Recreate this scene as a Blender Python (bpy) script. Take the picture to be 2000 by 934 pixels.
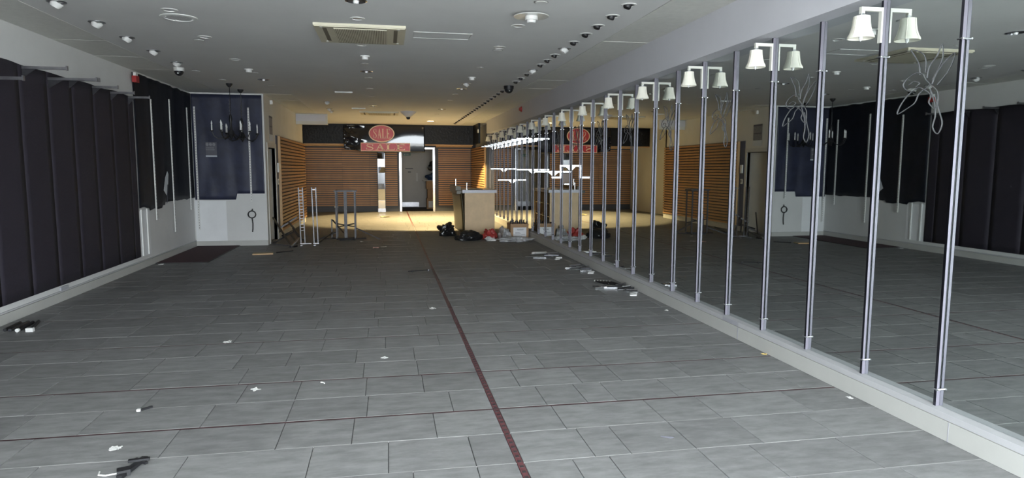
import bpy, bmesh, math, random
from mathutils import Vector, Matrix, noise
R = random.Random(7)
for o in list(bpy.data.objects): bpy.data.objects.remove(o)
S = bpy.context.scene; C = S.collection
PI = math.pi
# ------------------------------------------------------------------ camera
FPX = 1290.0
yd = Vector((757 - 1000, 467 - 330, -FPX)).normalized()
hd = Vector((1, -.0029, 0)); up = hd.cross(yd).normalized(); xd = yd.cross(up)
cam = bpy.data.cameras.new('camera'); cam.sensor_width = 36; cam.lens = FPX / 2000 * 36; cam.clip_end = 200
co = bpy.data.objects.new('camera', cam); C.objects.link(co)
co.matrix_world = Matrix.Translation((0, 0, 1.5)) @ Matrix((xd, yd, up)).to_4x4()
S.camera = co
# ------------------------------------------------------------------ world, daylight from the open shop front behind the camera
W = bpy.data.worlds.new('overcast_sky'); S.world = W; W.use_nodes = True
bg = W.node_tree.nodes['Background']; bg.inputs[0].default_value = (.88, .95, 1, 1); bg.inputs[1].default_value = 19
pl = bpy.data.lights.new('shop_front_portal_offscreen', 'AREA'); pl.shape = 'RECTANGLE'; pl.size = 4.55; pl.size_y = 2.7; pl.cycles.is_portal = True
po = bpy.data.objects.new('shop_front_portal_offscreen', pl); C.objects.link(po); po.location = (.675, -1.19, 1.35); po.rotation_euler = (PI / 2, 0, 0)
vs = S.view_settings; vs.view_transform = 'Standard'; vs.look = 'None'; vs.gamma = 1; vs.use_curve_mapping = False; vs.exposure = 0.3
# ------------------------------------------------------------------ materials
def lin(*c): return tuple(((v / 255 / 12.92) if v / 255 <= .04045 else ((v / 255 + .055) / 1.055) ** 2.4) for v in c) + (1,)
MT = {}
def mat(name, col, rough=.6, metal=0, var=0, scale=8, bump=0, bscale=60, rnd=0, emit=0, spec=.5, stretch=None):
    m = bpy.data.materials.new(name); m.use_nodes = True; MT[name] = m
    n = m.node_tree.nodes; l = m.node_tree.links; b = n['Principled BSDF']
    b.inputs['Base Color'].default_value = col; b.inputs['Roughness'].default_value = rough; b.inputs['Metallic'].default_value = metal
    b.inputs['Specular IOR Level'].default_value = spec
    if emit: b.inputs['Emission Color'].default_value = col; b.inputs['Emission Strength'].default_value = emit
    src = None
    tc = n.new('ShaderNodeTexCoord')
    mp = n.new('ShaderNodeMapping'); l.new(tc.outputs['Object'], mp.inputs[0])
    if stretch: mp.inputs['Scale'].default_value = stretch
    if rnd:
        oi = n.new('ShaderNodeObjectInfo')
        ad = n.new('ShaderNodeVectorMath'); ad.operation = 'MULTIPLY_ADD'
        l.new(oi.outputs['Location'], ad.inputs[0]); ad.inputs[1].default_value = (3.1, 2.3, 1.7); l.new(mp.outputs[0], ad.inputs[2])
        vec = ad.outputs[0]
    else: vec = mp.outputs[0]
    if var or rnd:
        tx = n.new('ShaderNodeTexNoise'); tx.inputs['Scale'].default_value = scale; tx.inputs['Detail'].default_value = 6; tx.inputs['Roughness'].default_value = .65
        l.new(vec, tx.inputs['Vector'])
        mr = n.new('ShaderNodeMapRange'); mr.inputs[1].default_value = .3; mr.inputs[2].default_value = .7
        mr.inputs[3].default_value = 1 - var; mr.inputs[4].default_value = 1 + var; l.new(tx.outputs[0], mr.inputs[0])
        val = mr.outputs[0]
        if rnd:
            r2 = n.new('ShaderNodeMapRange'); r2.inputs[3].default_value = 1 - rnd; r2.inputs[4].default_value = 1 + rnd; l.new(oi.outputs['Random'], r2.inputs[0])
            mm = n.new('ShaderNodeMath'); mm.operation = 'MULTIPLY'; l.new(val, mm.inputs[0]); l.new(r2.outputs[0], mm.inputs[1]); val = mm.outputs[0]
        mx = n.new('ShaderNodeVectorMath'); mx.operation = 'SCALE'; mx.inputs[0].default_value = col[:3]; l.new(val, mx.inputs['Scale'])
        l.new(mx.outputs[0], b.inputs['Base Color'])
    if bump:
        t2 = n.new('ShaderNodeTexNoise'); t2.inputs['Scale'].default_value = bscale; t2.inputs['Detail'].default_value = 3; l.new(vec, t2.inputs['Vector'])
        bp = n.new('ShaderNodeBump'); bp.inputs['Strength'].default_value = bump; bp.inputs['Distance'].default_value = .02
        l.new(t2.outputs[0], bp.inputs['Height']); l.new(bp.outputs[0], b.inputs['Normal'])
    return m
g = lambda v: (v, v, v, 1)
mat('tile', (.205, .206, .205, 1), .54, 0, .24, 5, .05, 30, rnd=.09, stretch=(1, 3, 1), spec=.15)
mat('grout', (.05, .05, .05, 1), .8, 0, .3, 6)
mat('row_grout', (.33, .32, .31, 1), .8, 0, .35, 6)
mat('joint', (.055, .022, .026, 1), .6, 0, .5, 9)
mat('red_strip', (.12, .04, .045, 1), .5, 0, .4, 30)
mat('strip_bar', (.035, .03, .032, 1), .6)
mat('plaster', (.62, .62, .61, 1), .85, 0, .05, 1.2)
mat('ceiling_paint', (.72, .72, .71, 1), .9, 0, .04, 1.0)
mat('ceiling_tile', (.68, .68, .64, 1), .95, 0, .06, 14, .15, 120)
mat('fascia_paint', (.60, .60, .64, 1), .6, 0, .03, 1.5)
mat('base_paint', (.45, .45, .425, 1), .55, 0, .05, 2)
mat('base_paint_upper', (.44, .44, .45, 1), .55, 0, .05, 2)
mat('cream_wall', (.61, .60, .56, 1), .8, 0, .05, 1.5)
mat('door_white', (.52, .51, .48, 1), .5, 0, .05, 3)
mat('white', (.70, .70, .68, 1), .5)
mat('off_white', (.72, .70, .62, 1), .6)
mat('lilac', (.17, .16, .195, 1), .4, 0, .04, 9)
mat('rail_face', (.10, .10, .125, 1), .22, 1)
mat('mirror', (.66, .70, .69, 1), .012, 1)
mat('chrome', (.78, .79, .82, 1), .14, 1)
mat('steel', (.36, .36, .38, 1), .32, 1, .2, 12)
mat('worn_chrome', (.17, .17, .18, 1), .36, 1, .3, 9)
mat('gunmetal', (.07, .07, .075, 1), .45, .6, .2, 12)
mat('dark_steel', (.09, .09, .10, 1), .4, .8, .2, 12)
mat('black', (.012, .012, .014, 1), .5)
mat('black_plastic', (.010, .012, .018, 1), .55, 0, .3, 6, spec=.2)
mat('bag_black', (.012, .012, .013, 1), .28)
mat('purple_paper', (.019, .0155, .025, 1), .75, 0, .12, 3, .1, 40, rnd=.14)
mat('navy_cloth', (.020, .024, .052, 1), .55, 0, .35, 3.5, .15, 12)
mat('navy_paint', (.06, .075, .13, 1), .7)
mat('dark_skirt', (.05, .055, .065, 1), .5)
mat('wood', (.37, .205, .095, 1), .48, 0, .22, 3, rnd=.10, stretch=(1, 1, 14))
mat('wood_left', (.37, .205, .095, 1), .48, 0, .22, 3, rnd=.10, stretch=(1, 1, 14))
mat('wood_trim', (.52, .33, .16, 1), .5, 0, .1, 8)
mat('groove', (.022, .013, .008, 1), .8)
mat('film', (.010, .012, .020, 1), .05, 0, bump=.03, bscale=3, spec=.5)
mat('fascia_black', (.005, .006, .009, 1), .45, 0, .6, 7, .5, 14, spec=.25)
mat('sign_red', (.42, .024, .04, 1), .35)
mat('sign_cream', (.78, .63, .50, 1), .5)
mat('ac_cream', (.60, .565, .44, 1), .5, 0, .04, 6)
mat('ac_slot_shade', (.16, .14, .10, 1), .7)  # dark colour stands in for the shade inside the air conditioner slots
mat('shade_cloth', (.82, .80, .70, 1), .8, 0, .04, 20)
mat('arm_paint', (.66, .66, .60, 1), .4)
mat('bulb', (.85, .85, .85, 1), .2)
mat('mat_red', (.050, .018, .024, 1), .95, 0, .3, 40)
mat('counter_cream', (.74, .54, .32, 1), .5, 0, .10, 4)
mat('counter_olive', (.065, .052, .02, 1), .4, 0, .15, 10)
mat('gold', (.28, .22, .08, 1), .45, .2)
mat('top_grey', (.60, .60, .66, 1), .3)
mat('card', (.40, .25, .14, 1), .8, 0, .1, 6)
mat('card_label', (.78, .78, .80, 1), .6)
mat('ink', (.10, .10, .12, 1), .7)
mat('poly', (.42, .42, .43, 1), .3, 0, .5, 9)
mat('red_plastic', (.35, .04, .035, 1), .4)
mat('alarm_red', (.35, .03, .03, 1), .4)
mat('pink', (.62, .38, .34, 1), .7, 0, .4, 20)
mat('yellow', (.70, .52, .18, 1), .7)
mat('board', (.45, .37, .22, 1), .7)
mat('decal', (.10, .10, .105, 1), .7)
mat('poster_grey', (.20, .20, .22, 1), .6, 0, .2, 20)
mat('poster_white', (.55, .58, .62, 1), .5)
mat('blue_bag', (.03, .06, .14, 1), .5)
mat('green_sign', (.02, .16, .10, 1), .4)
mat('pavement', (.62, .60, .57, 1), .9, 0, .1, 2)
mat('warm_lamp', (1, .80, .48, 1), .4, emit=16)
mat('glass_dish', (.62, .63, .60, 1), .1)
mat('speaker_grille', (.55, .55, .55, 1), .7, 0, .3, 90)
# ------------------------------------------------------------------ mesh helpers
class MB:
    def __init__(s): s.v = []; s.f = []
    def add(s, vs, fs):
        k = len(s.v); s.v += [tuple(p) for p in vs]; s.f += [tuple(i + k for i in f) for f in fs]; return s
    def box(s, x0, x1, y0, y1, z0, z1):
        return s.add([(x0,y0,z0),(x1,y0,z0),(x1,y1,z0),(x0,y1,z0),(x0,y0,z1),(x1,y0,z1),(x1,y1,z1),(x0,y1,z1)],
                     [(0,3,2,1),(4,5,6,7),(0,1,5,4),(1,2,6,5),(2,3,7,6),(3,0,4,7)])
    def tube(s, pts, r, n=8, cap=True):
        pts = [Vector(p) for p in pts]; vs = []; fs = []
        for i, p in enumerate(pts):
            d = (pts[min(i + 1, len(pts) - 1)] - pts[max(i - 1, 0)]).normalized()
            a = d.orthogonal().normalized() if i == 0 else (a - d * a.dot(d)).normalized()
            b = d.cross(a); rr = r[i] if isinstance(r, (list, tuple)) else r
            vs += [p + rr * (math.cos(2 * PI * k / n) * a + math.sin(2 * PI * k / n) * b) for k in range(n)]
        for i in range(len(pts) - 1):
            for k in range(n): fs.append((i*n+k, i*n+(k+1) % n, (i+1)*n+(k+1) % n, (i+1)*n+k))
        if cap: fs.append(tuple(range(n))[::-1]); fs.append(tuple((len(pts)-1)*n + k for k in range(n)))
        return s.add(vs, fs)
    def bar(s, a, b, w, h=None):
        a = Vector(a); b = Vector(b); h = h or w; d = (b - a).normalized()
        u = d.cross(Vector((0, 0, 1))); u = (u if u.length > .01 else Vector((1, 0, 0))).normalized(); v = u.cross(d)
        vs = [p + su * u * w / 2 + sv * v * h / 2 for p in (a, b) for su, sv in ((-1,-1),(1,-1),(1,1),(-1,1))]
        return s.add(vs, [(0,1,2,3),(7,6,5,4),(0,4,5,1),(1,5,6,2),(2,6,7,3),(3,7,4,0)])
    def lathe(s, prof, c=(0,0,0), n=20, a0=0, a1=2*PI, cap=True):
        vs = []; fs = []
        for r, z in prof: vs += [(c[0] + r*math.cos(2*PI*k/n), c[1] + r*math.sin(2*PI*k/n), c[2] + z) for k in range(n)]
        for i in range(len(prof) - 1):
            for k in range(n): fs.append((i*n+k, i*n+(k+1) % n, (i+1)*n+(k+1) % n, (i+1)*n+k))
        if cap: fs.append(tuple(range(n))); fs.append(tuple((len(prof)-1)*n+k for k in range(n))[::-1])
        return s.add(vs, fs)
    def prism(s, poly, fn, t0, t1):   # poly: 2-D points; fn(u,v,t)->xyz
        n = len(poly); vs = [fn(u, v, t0) for u, v in poly] + [fn(u, v, t1) for u, v in poly]
        return s.add(vs, [tuple(range(n))[::-1], tuple(range(n, 2*n))] + [(i, (i+1) % n, n+(i+1) % n, n+i) for i in range(n)])
    def grid(s, nu, nv, fn):
        vs = [fn(i/nu, j/nv) for j in range(nv+1) for i in range(nu+1)]
        return s.add(vs, [(j*(nu+1)+i, j*(nu+1)+i+1, (j+1)*(nu+1)+i+1, (j+1)*(nu+1)+i) for j in range(nv) for i in range(nu)])
    def build(s, name, m, parent=None, smooth=False, fix=True):
        me = bpy.data.meshes.new(name); me.from_pydata(s.v, [], s.f)
        if fix:
            bm = bmesh.new(); bm.from_mesh(me); bmesh.ops.recalc_face_normals(bm, faces=bm.faces); bm.to_mesh(me); bm.free()
        me.materials.append(MT[m])
        if smooth:
            me.polygons.foreach_set('use_smooth', [True] * len(me.polygons))
            try: me.set_sharp_from_angle(angle=.7)
            except Exception: pass
        o = bpy.data.objects.new(name, me); C.objects.link(o)
        if parent: o.parent = parent
        return o
def tag(o, label, cat, group=None):
    o['label'] = label; o['category'] = cat
    if group: o['group'] = group
    return o
def thing(name, loc, label, cat, group=None, rz=0):
    o = bpy.data.objects.new(name, None); C.objects.link(o); o.location = loc; o.rotation_euler.z = rz; o.empty_display_size = .1
    return tag(o, label, cat, group)
def struct(name, mb, m, label=None, parent=None):
    o = mb.build(name, m, parent)
    if not parent: o['kind'] = 'structure'
    if label: o['label'] = label
    return o
def copy_tree(o, parent=None):
    c = o.copy(); C.objects.link(c); c.parent = parent
    for ch in list(o.children): copy_tree(ch, c)
    return c
def place(root, loc, label=None, group=None, rz=None):
    c = copy_tree(root); c.location = loc
    if label: c['label'] = label
    if group: c['group'] = group
    if rz is not None: c.rotation_euler.z = rz
    return c
B = lambda *a: MB().box(*a)
XL, XM, ZC, YN, YB, YF = -3.66, 3.08, 2.93, 13.58, 23.8, -1.2
# ------------------------------------------------------------------ setting: floor with tiles
floor = struct('floor', B(-4.2, 3.6, YF, 26.6, -.12, -.006), 'grout', 'grey stone-effect tiled floor with red joint strips')
ROW = .39; Y0 = 3.97
wide = {0, 2, 5, 8, 12, 14, 17, 20, 23, 26}
known = {  # joints traced row by row (metres across the room)
 -1: [-1.95,-1.20,-.62,-.22,.25,1.0,1.62,1.98,2.6],
 -2: [-1.75,-1.05,-.42,-.02,.42,1.05,1.25,1.62,2.02,2.5],
 -3: [-1.6,-.9,-.35,.1,.42,.92,1.12,1.62,1.92,2.45],
 0: [-1.75,-1.1,-.62,-.15,.38,.98,1.25,1.45,1.88,2.42,2.8],
 1: [-2.2,-1.55,-.98,-.62,-.17,.22,.88,1.33,1.62,2.15,2.6],
 2: [-2.3,-1.75,-1.05,-.68,-.2,.2,.95,1.15,1.6,2.05,2.55]}
XS = .645; SW = .036
def row_joints(k):
    if k in known:
        a = known[k]; lo = a[0]; hi = a[-1]; a = list(a)
    else: a = [R.uniform(-.2, .2)]; lo = hi = a[0]
    while lo > XL: lo -= R.choice((.38, .46, .52, .58)); a.append(lo)
    while hi < 3.03: hi += R.choice((.38, .46, .52, .58)); a.append(hi)
    a = sorted(x for x in a if XL + .12 < x < 2.95 and abs(x - XS) > .09)
    return [XL] + a + [3.03]
tm = {}
rest = MB(); ntile = 0
for k in range(-17, 51):
    y0 = Y0 + k * ROW; y1 = y0 + ROW
    if y0 < YF: continue
    y0 += .011 if k in wide else .0025; y1 -= .011 if (k + 1) in wide else .0025
    if y1 > YB - .02: y1 = YB - .02
    if y1 < y0 + .05: continue
    j = row_joints(k)
    for a, b in zip(j, j[1:]):
        segs = [(a, b)] if not (a < XS < b) else [(a, XS - SW/2), (XS + SW/2, b)]
        for p, q in segs:
            p += .0022; q -= .0022
            if q - p < .02: continue
            xm = (p + q) / 2; ym = (y0 + y1) / 2
            vis = -4 <= k <= 16 and ym > 2.2 and -.92 < xm / ym * 1.0 and xm/ym < 1.35 and not (xm / ym < -.62)
            if vis and ntile < 298:
                w = round(q - p, 3); key = (w, round(y1 - y0, 3))
                if key not in tm:
                    hh = key[1] / 2; tmb = MB()
                    e = .0015
                    tmb.add([(-w/2, -hh, -.01), (w/2, -hh, -.01), (w/2, hh, -.01), (-w/2, hh, -.01), (-w/2+0, -hh, -e), (w/2, -hh, -e), (w/2, hh, -e), (-w/2, hh, -e),
                             (-w/2+e, -hh+e, 0), (w/2-e, -hh+e, 0), (w/2-e, hh-e, 0), (-w/2+e, hh-e, 0)],
                            [(0,1,5,4),(1,2,6,5),(2,3,7,6),(3,0,4,7),(4,5,9,8),(5,6,10,9),(6,7,11,10),(7,4,8,11),(8,9,10,11)])
                    o = tmb.build('floor_tile', 'tile', floor); tm[key] = o.data
                else:
                    o = bpy.data.objects.new('floor_tile', tm[key]); C.objects.link(o); o.parent = floor
                o.location = (xm, ym, R.uniform(-.0006, .0006)); ntile += 1
            else: rest.box(p, q, y0, y1, -.01, R.uniform(-.0005, .0005))
o = rest.build('far_floor_tiles', 'tile', floor); o['kind'] = 'stuff'
mb = MB()
for k in sorted(wide):
    y = Y0 + k * ROW
    if y > YF: B(XL, 3.03, y - .011, y + .011, -.006, -.0012).build('joint_strip', 'joint', floor)
mb2 = MB()
for k in range(-17, 51):
    y = Y0 + k * ROW
    if k not in wide and YF < y < YB - .1: mb2.box(XL, XS - SW/2, y - .0025, y + .0025, -.006, -.0012).box(XS + SW/2, 3.03, y - .0025, y + .0025, -.006, -.0012)
o = mb2.build('row_joints', 'row_grout', floor); o['kind'] = 'stuff'
st = B(XS - SW/2 + .002, XS + SW/2 - .002, YF, YB - .05, -.006, -.002).build('centre_strip', 'red_strip', floor); st['label'] = 'red ladder-patterned strip running down the shop'
for i in range(int((10 - 2) / .06)):
    mb.box(XS - .010, XS + .010, 2 + i*.06, 2 + i*.06 + .022, -.002, -.0008)
o = mb.build('strip_bars', 'strip_bar', floor); o['kind'] = 'stuff'
struct('ground', B(-14, 14, -16, YF, -.15, -.02), 'pavement', 'paved street in front of the shop')
# ------------------------------------------------------------------ setting: ceiling
mat('grid', (.68, .68, .66, 1), .7)
ceil = struct('ceiling', B(-4.0, 3.5, YF, 26.6, ZC + .006, ZC + .12), 'ceiling_paint', 'grey painted plasterboard ceiling')
B(-3.09, 2.385, YF, YN, ZC, ZC + .012).build('plasterboard', 'ceiling_paint', ceil)
B(-1.81, 2.385, YN, 22.0, ZC, ZC + .012).build('plasterboard', 'ceiling_paint', ceil)
TL = 1.1
def ctile(x0, x1, y0, y1):
    B(x0, x1, y1 - .006, y1 + .006, ZC + .012, ZC + .02).build('grid_bar', 'grid', ceil)
    MB().box(x0 + .006, x1 - .006, y0 + .006, y1 - .006, ZC + R.uniform(-.002, .002), ZC + .02).build('ceiling_tile', 'ceiling_tile', ceil)
y = 7.27 - 9 * TL
while y < YN - .1: ctile(XL, -3.09, max(y, YF), min(y + TL, YN)); y += TL
y = 6.17 - 8 * TL
while y < 22: ctile(2.385, 3.0, max(y, YF), min(y + TL, 22)); y += TL
for x, a, b in ((-3.09, YF, YN), (2.385, YF, 22), (-1.81, YN, 18.2)): B(x - .005, x + .005, a, b, ZC + .012, ZC + .02).build('grid_bar', 'grid', ceil)
y = YN + .05
while y < 18.0: ctile(-2.37, -1.81, y, min(y + TL, 18.2)); y += TL
# ------------------------------------------------------------------ setting: walls
wl = struct('wall_left', B(XL - .15, XL, YF, YN, 0, ZC), 'plaster', 'pale grey plaster wall behind the dark paper')
bl = struct('baseboard_left', B(XL, XL + .022, YF, YN, 0, .10), 'base_paint', 'white skirting board under the dark purple paper')
B(XL, XL + .016, YF, YN, .103, .118).build('skirting_bead', 'base_paint_upper', bl)
wr = struct('wall_return', B(XL - .15, -2.33, YN, YN + .12, 0, ZC), 'plaster', 'white wall facing the shop front, half covered with navy cloth')
struct('baseboard_return', B(XL + .022, -2.33, YN - .02, YN, 0, .10), 'base_paint', 'white skirting board behind the dark red mat')
mat('patch_white', (.74, .75, .76, 1), .8, 0, .04, 3)
B(-3.64, -3.08, YN - .003, YN, .10, .88).build('patch_panel', 'patch_white', wr)
B(-3.06, -2.36, YN - .0025, YN, .10, 1.0).build('patch_panel', 'plaster', wr)
B(XL, XL + .0015, 10.70, 11.14, .17, .86).build('patch_panel', 'patch_white', wl)
D0, D1, DZ = 13.86, 14.72, 1.92
mb = B(-2.45, -2.33, YN + .12, D0, 0, ZC).box(-2.45, -2.33, D1, 19.55, 0, ZC).box(-2.45, -2.33, D0, D1, DZ, ZC)
struct('wall_passage', mb, 'cream_wall', 'cream side wall with the doorway and orange slats')
struct('baseboard_passage', B(-2.33, -2.312, D1 + .12, 19.55, 0, .12), 'base_paint', 'cream skirting board under the side slat panel')
d1 = struct('door_1', B(-2.46, -2.315, D0 - .09, D0, 0, DZ + .09).box(-2.46, -2.315, D1, D1 + .09, 0, DZ + .09).box(-2.46, -2.315, D0, D1, DZ, DZ + .09), 'door_white', 'white framed doorway in the side wall, door ajar')
dl = B(0, .04, -.84, 0, .01, DZ - .01).build('door_leaf', 'door_white', d1); dl.location = (-2.43, D1 - .01, 0); dl.rotation_euler.z = math.radians(-13)
struct('wall_closet', B(-3.6, -2.46, 15.4, 15.5, 0, ZC).box(-3.7, -3.6, YN + .12, 15.5, 0, ZC), 'plaster', 'wall of the small room behind the side door')
struct('trim_1', B(-2.33, -2.318, 14.83, 15.05, .12, 2.2), 'navy_paint', 'blue-grey painted strip beside the doorway')
mb = B(-2.33, -1.53, 18.2, 18.35, 2.655, ZC)
struct('trim_2', mb, 'cream_wall', 'cream dropped bulkhead carrying the white vent')
struct('wall_recess', B(-2.95, -2.82, 19.4, YB, 0, ZC).box(-2.95, -2.33, 19.45, 19.55, 0, ZC), 'cream_wall', 'cream wall of the recess at the back left')
OX0, OX1, OZ = .46, 1.6, 2.2
mb = B(-2.95, OX0, YB, YB + .12, 0, ZC).box(OX1, 3.4, YB, YB + .12, 0, ZC).box(OX0, OX1, YB, YB + .12, OZ, ZC)
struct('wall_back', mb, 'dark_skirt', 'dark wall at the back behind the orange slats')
struct('wall_right', B(3.125, 3.25, YF, 26.6, 0, ZC), 'plaster', 'wall behind the mirrors')
br = struct('baseboard_right', B(3.03, 3.122, YF, 20.15, 0, .112), 'base_paint', 'white plinth below the mirrors, lower board')
B(3.036, 3.122, YF, 20.15, .1145, .153).build('upper_ledge', 'base_paint_upper', br)
mat('patch_grey', (.36, .36, .39, 1), .6)
B(3.0355, 3.0365, 5.28, 5.56, .116, .152).build('repair_plate', 'patch_grey', br); B(3.029, 3.0305, 5.27, 5.285, .0, .112).build('board_joint', 'patch_grey', br); B(3.029, 3.0305, 3.02, 3.026, .0, .112).build('board_joint', 'patch_grey', br)
B(XL + .001, XL + .02, 8.16, 8.34, .119, .16).build('repair_plate', 'patch_grey', bl)
struct('trim_3', B(2.93, 3.122, YF, 19.8, 2.56, ZC), 'fascia_paint', 'pale lilac grey fascia running above the mirrors')
struct('wall_front_unseen', B(XL, -1.6, YF - .12, YF, 0, ZC).box(2.95, 3.1, YF - .12, YF, 0, ZC).box(-1.6, 2.95, YF - .12, YF, 2.75, ZC), 'plaster', 'unseen wall around the open shop front, left part added to shade the left side')  # out of view; left part added to keep daylight off the left side
# back room
struct('wall_back_room', B(-.4, .46-.3, YB + .12, 26.5, 0, 2.6).box(1.95, 2.05, YB + .12, 26.5, 0, 2.6).box(-.4, 2.05, 26.4, 26.55, 0, 2.6).box(-.4, 2.05, YB + .12, 26.5, 2.6, 2.7), 'door_white', 'pale walls of the stock room behind the shop')
d2 = struct('door_2', B(.50, 1.20, 26.34, 26.40, .02, 1.86), 'door_white', 'pale flush door in the stock room')
B(1.10, 1.16, 26.30, 26.34, 1.02, 1.34).build('push_plate', 'white', d2)
B(.68, .98, 26.335, 26.34, 1.5, 1.53).build('door_notice', 'ink', d2)
B(.78, .90, 26.335, 26.34, 1.36, 1.40).build('door_notice', 'ink', d2)
B(.50, 1.20, 26.33, 26.34, .02, .2).build('kick_plate', 'steel', d2)
es = thing('exit_sign', (.75, 26.33, 2.02), 'dark green exit sign above the stock room door', 'sign')
B(-.14, .14, 0, .06, 0, .09).build('sign_panel', 'green_sign', es)
for x in (-.09, -.03, .03, .08): B(x - .018, x + .012, -.004, 0, .02, .07).build('pictogram', 'white', es)
# ------------------------------------------------------------------ slat panels: each slat an object
def slats(name, label, orient, fixed, a0, a1, z0, z1, m, pitch=.075, ends=True):
    n = int((z1 - z0) / pitch); pitch = (z1 - z0) / n
    if orient == 'y': root = thing(name, (a0, fixed, 0), label, 'slat panel')
    elif orient == '+x': root = thing(name, (fixed, a0, 0), label, 'slat panel', rz=0)
    else: root = thing(name, (fixed, a0, 0), label, 'slat panel')
    L = a1 - a0
    def bx(u0, u1, d0, d1, z0, z1):   # u along panel, d out of the wall
        if orient == 'y': return B(u0, u1, -d1, -d0, z0, z1)
        if orient == '+x': return B(d0, d1, u0, u1, z0, z1)
        return B(-d1, -d0, u0, u1, z0, z1)
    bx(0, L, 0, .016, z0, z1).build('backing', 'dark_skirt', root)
    me = None
    for i in range(n):
        if me is None:
            o = bx(0, L, .034, .054, 0, pitch * .66).build('slat', m, root); me = o.data
        else: o = bpy.data.objects.new('slat', me); C.objects.link(o); o.parent = root
        o.location = (0, 0, z0 + i * pitch + .006)
    if ends:
        bx(-.055, -.001, 0, .056, z0 - .0, z1).build('edge_post', 'wood_trim', root)
    return root
slats('slat_panel', 'tall orange slatted panel on the cream wall beside the doorway', '+x', -2.326, 15.12, 19.5, .14, 2.2, 'wood_left')
BZ0, BZ1 = .2, 2.24
bk = [(-2.79, -1.55, 'brown slatted panel in the corner beside the side slat wall'), (-1.545, -.62, 'brown slatted panel under the crumpled end of the black film'), (-.615, -.36, 'narrow slatted panel just beside the mirrored column, under the red rectangular sign'), (-.08, .34, 'slatted panel between the mirrored column and the stock room doorway')]
for a, b, lb in bk: slats('slat_panel', lb, 'y', YB - .004, a, b, BZ0, BZ1, 'wood', ends=False)
slats('slat_panel', 'slatted panel between the stock room doorway and the mirror wall corner', 'y', YB - .004, 1.78, 2.93, BZ0, BZ1, 'wood', ends=False)
slats('slat_panel', 'glowing orange slatted panel on the mirror wall past the counter', '-x', 3.0, 20.4, 23.76, BZ0, BZ1, 'wood', ends=True)
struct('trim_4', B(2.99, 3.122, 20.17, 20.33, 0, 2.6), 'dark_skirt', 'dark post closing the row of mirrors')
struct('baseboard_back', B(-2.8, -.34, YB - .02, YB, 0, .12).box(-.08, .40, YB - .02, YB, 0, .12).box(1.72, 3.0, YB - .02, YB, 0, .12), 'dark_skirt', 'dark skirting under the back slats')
struct('trim_5', B(-2.81, -.9, YB - .09, YB, 2.27, 2.33).box(1.7, 2.98, YB - .09, YB, 2.27, 2.33), 'wood_trim', 'pale wood rail above the back slats')
# ------------------------------------------------------------------ black fascia, film, signs
fb = thing('black_fascia', (0, 22.0, 2.30), 'black crinkled sign fascia above the back slats', 'fascia')
B(-2.81, 2.80, 0, .06, 0, .628).build('fascia_board', 'fascia_black', fb)
B(2.80, 2.86, -1.35, .06, .0, .628).build('return_board', 'fascia_black', fb)
B(-2.81, 2.80, .02, .08, -.03, 0).build('lower_lip', 'wood_trim', fb)
fs = thing('glossy_film', (-.05, 21.97, 2.04), 'sheet of glossy black film hanging below the fascia behind the sale signs', 'film')
def ff(u, v):
    x = -1.32 + u * 2.58; z = v * .86
    cr = max(0, .28 - u) / .28; p = Vector((x * 3.2, 0, z * 3.6))
    y = -.035 + .10 * cr * noise.noise(p) + .03 * cr * noise.noise(p * 2.7) - .02 + .030 * (1 - v) ** 3 * min(1, max(.15, (u - .45) * 4)) + .004 * math.sin(u * 9) * (1 - v)
    return (x + .03 * cr * noise.noise(p * 2), min(y, -.015), z + (.10 * cr * (1 - v)))
fo = MB().grid(70, 26, ff).build('film_sheet', 'film', fs, True, fix=False)
so = fo.modifiers.new('thickness', 'SOLIDIFY'); so.thickness = .003
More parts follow.
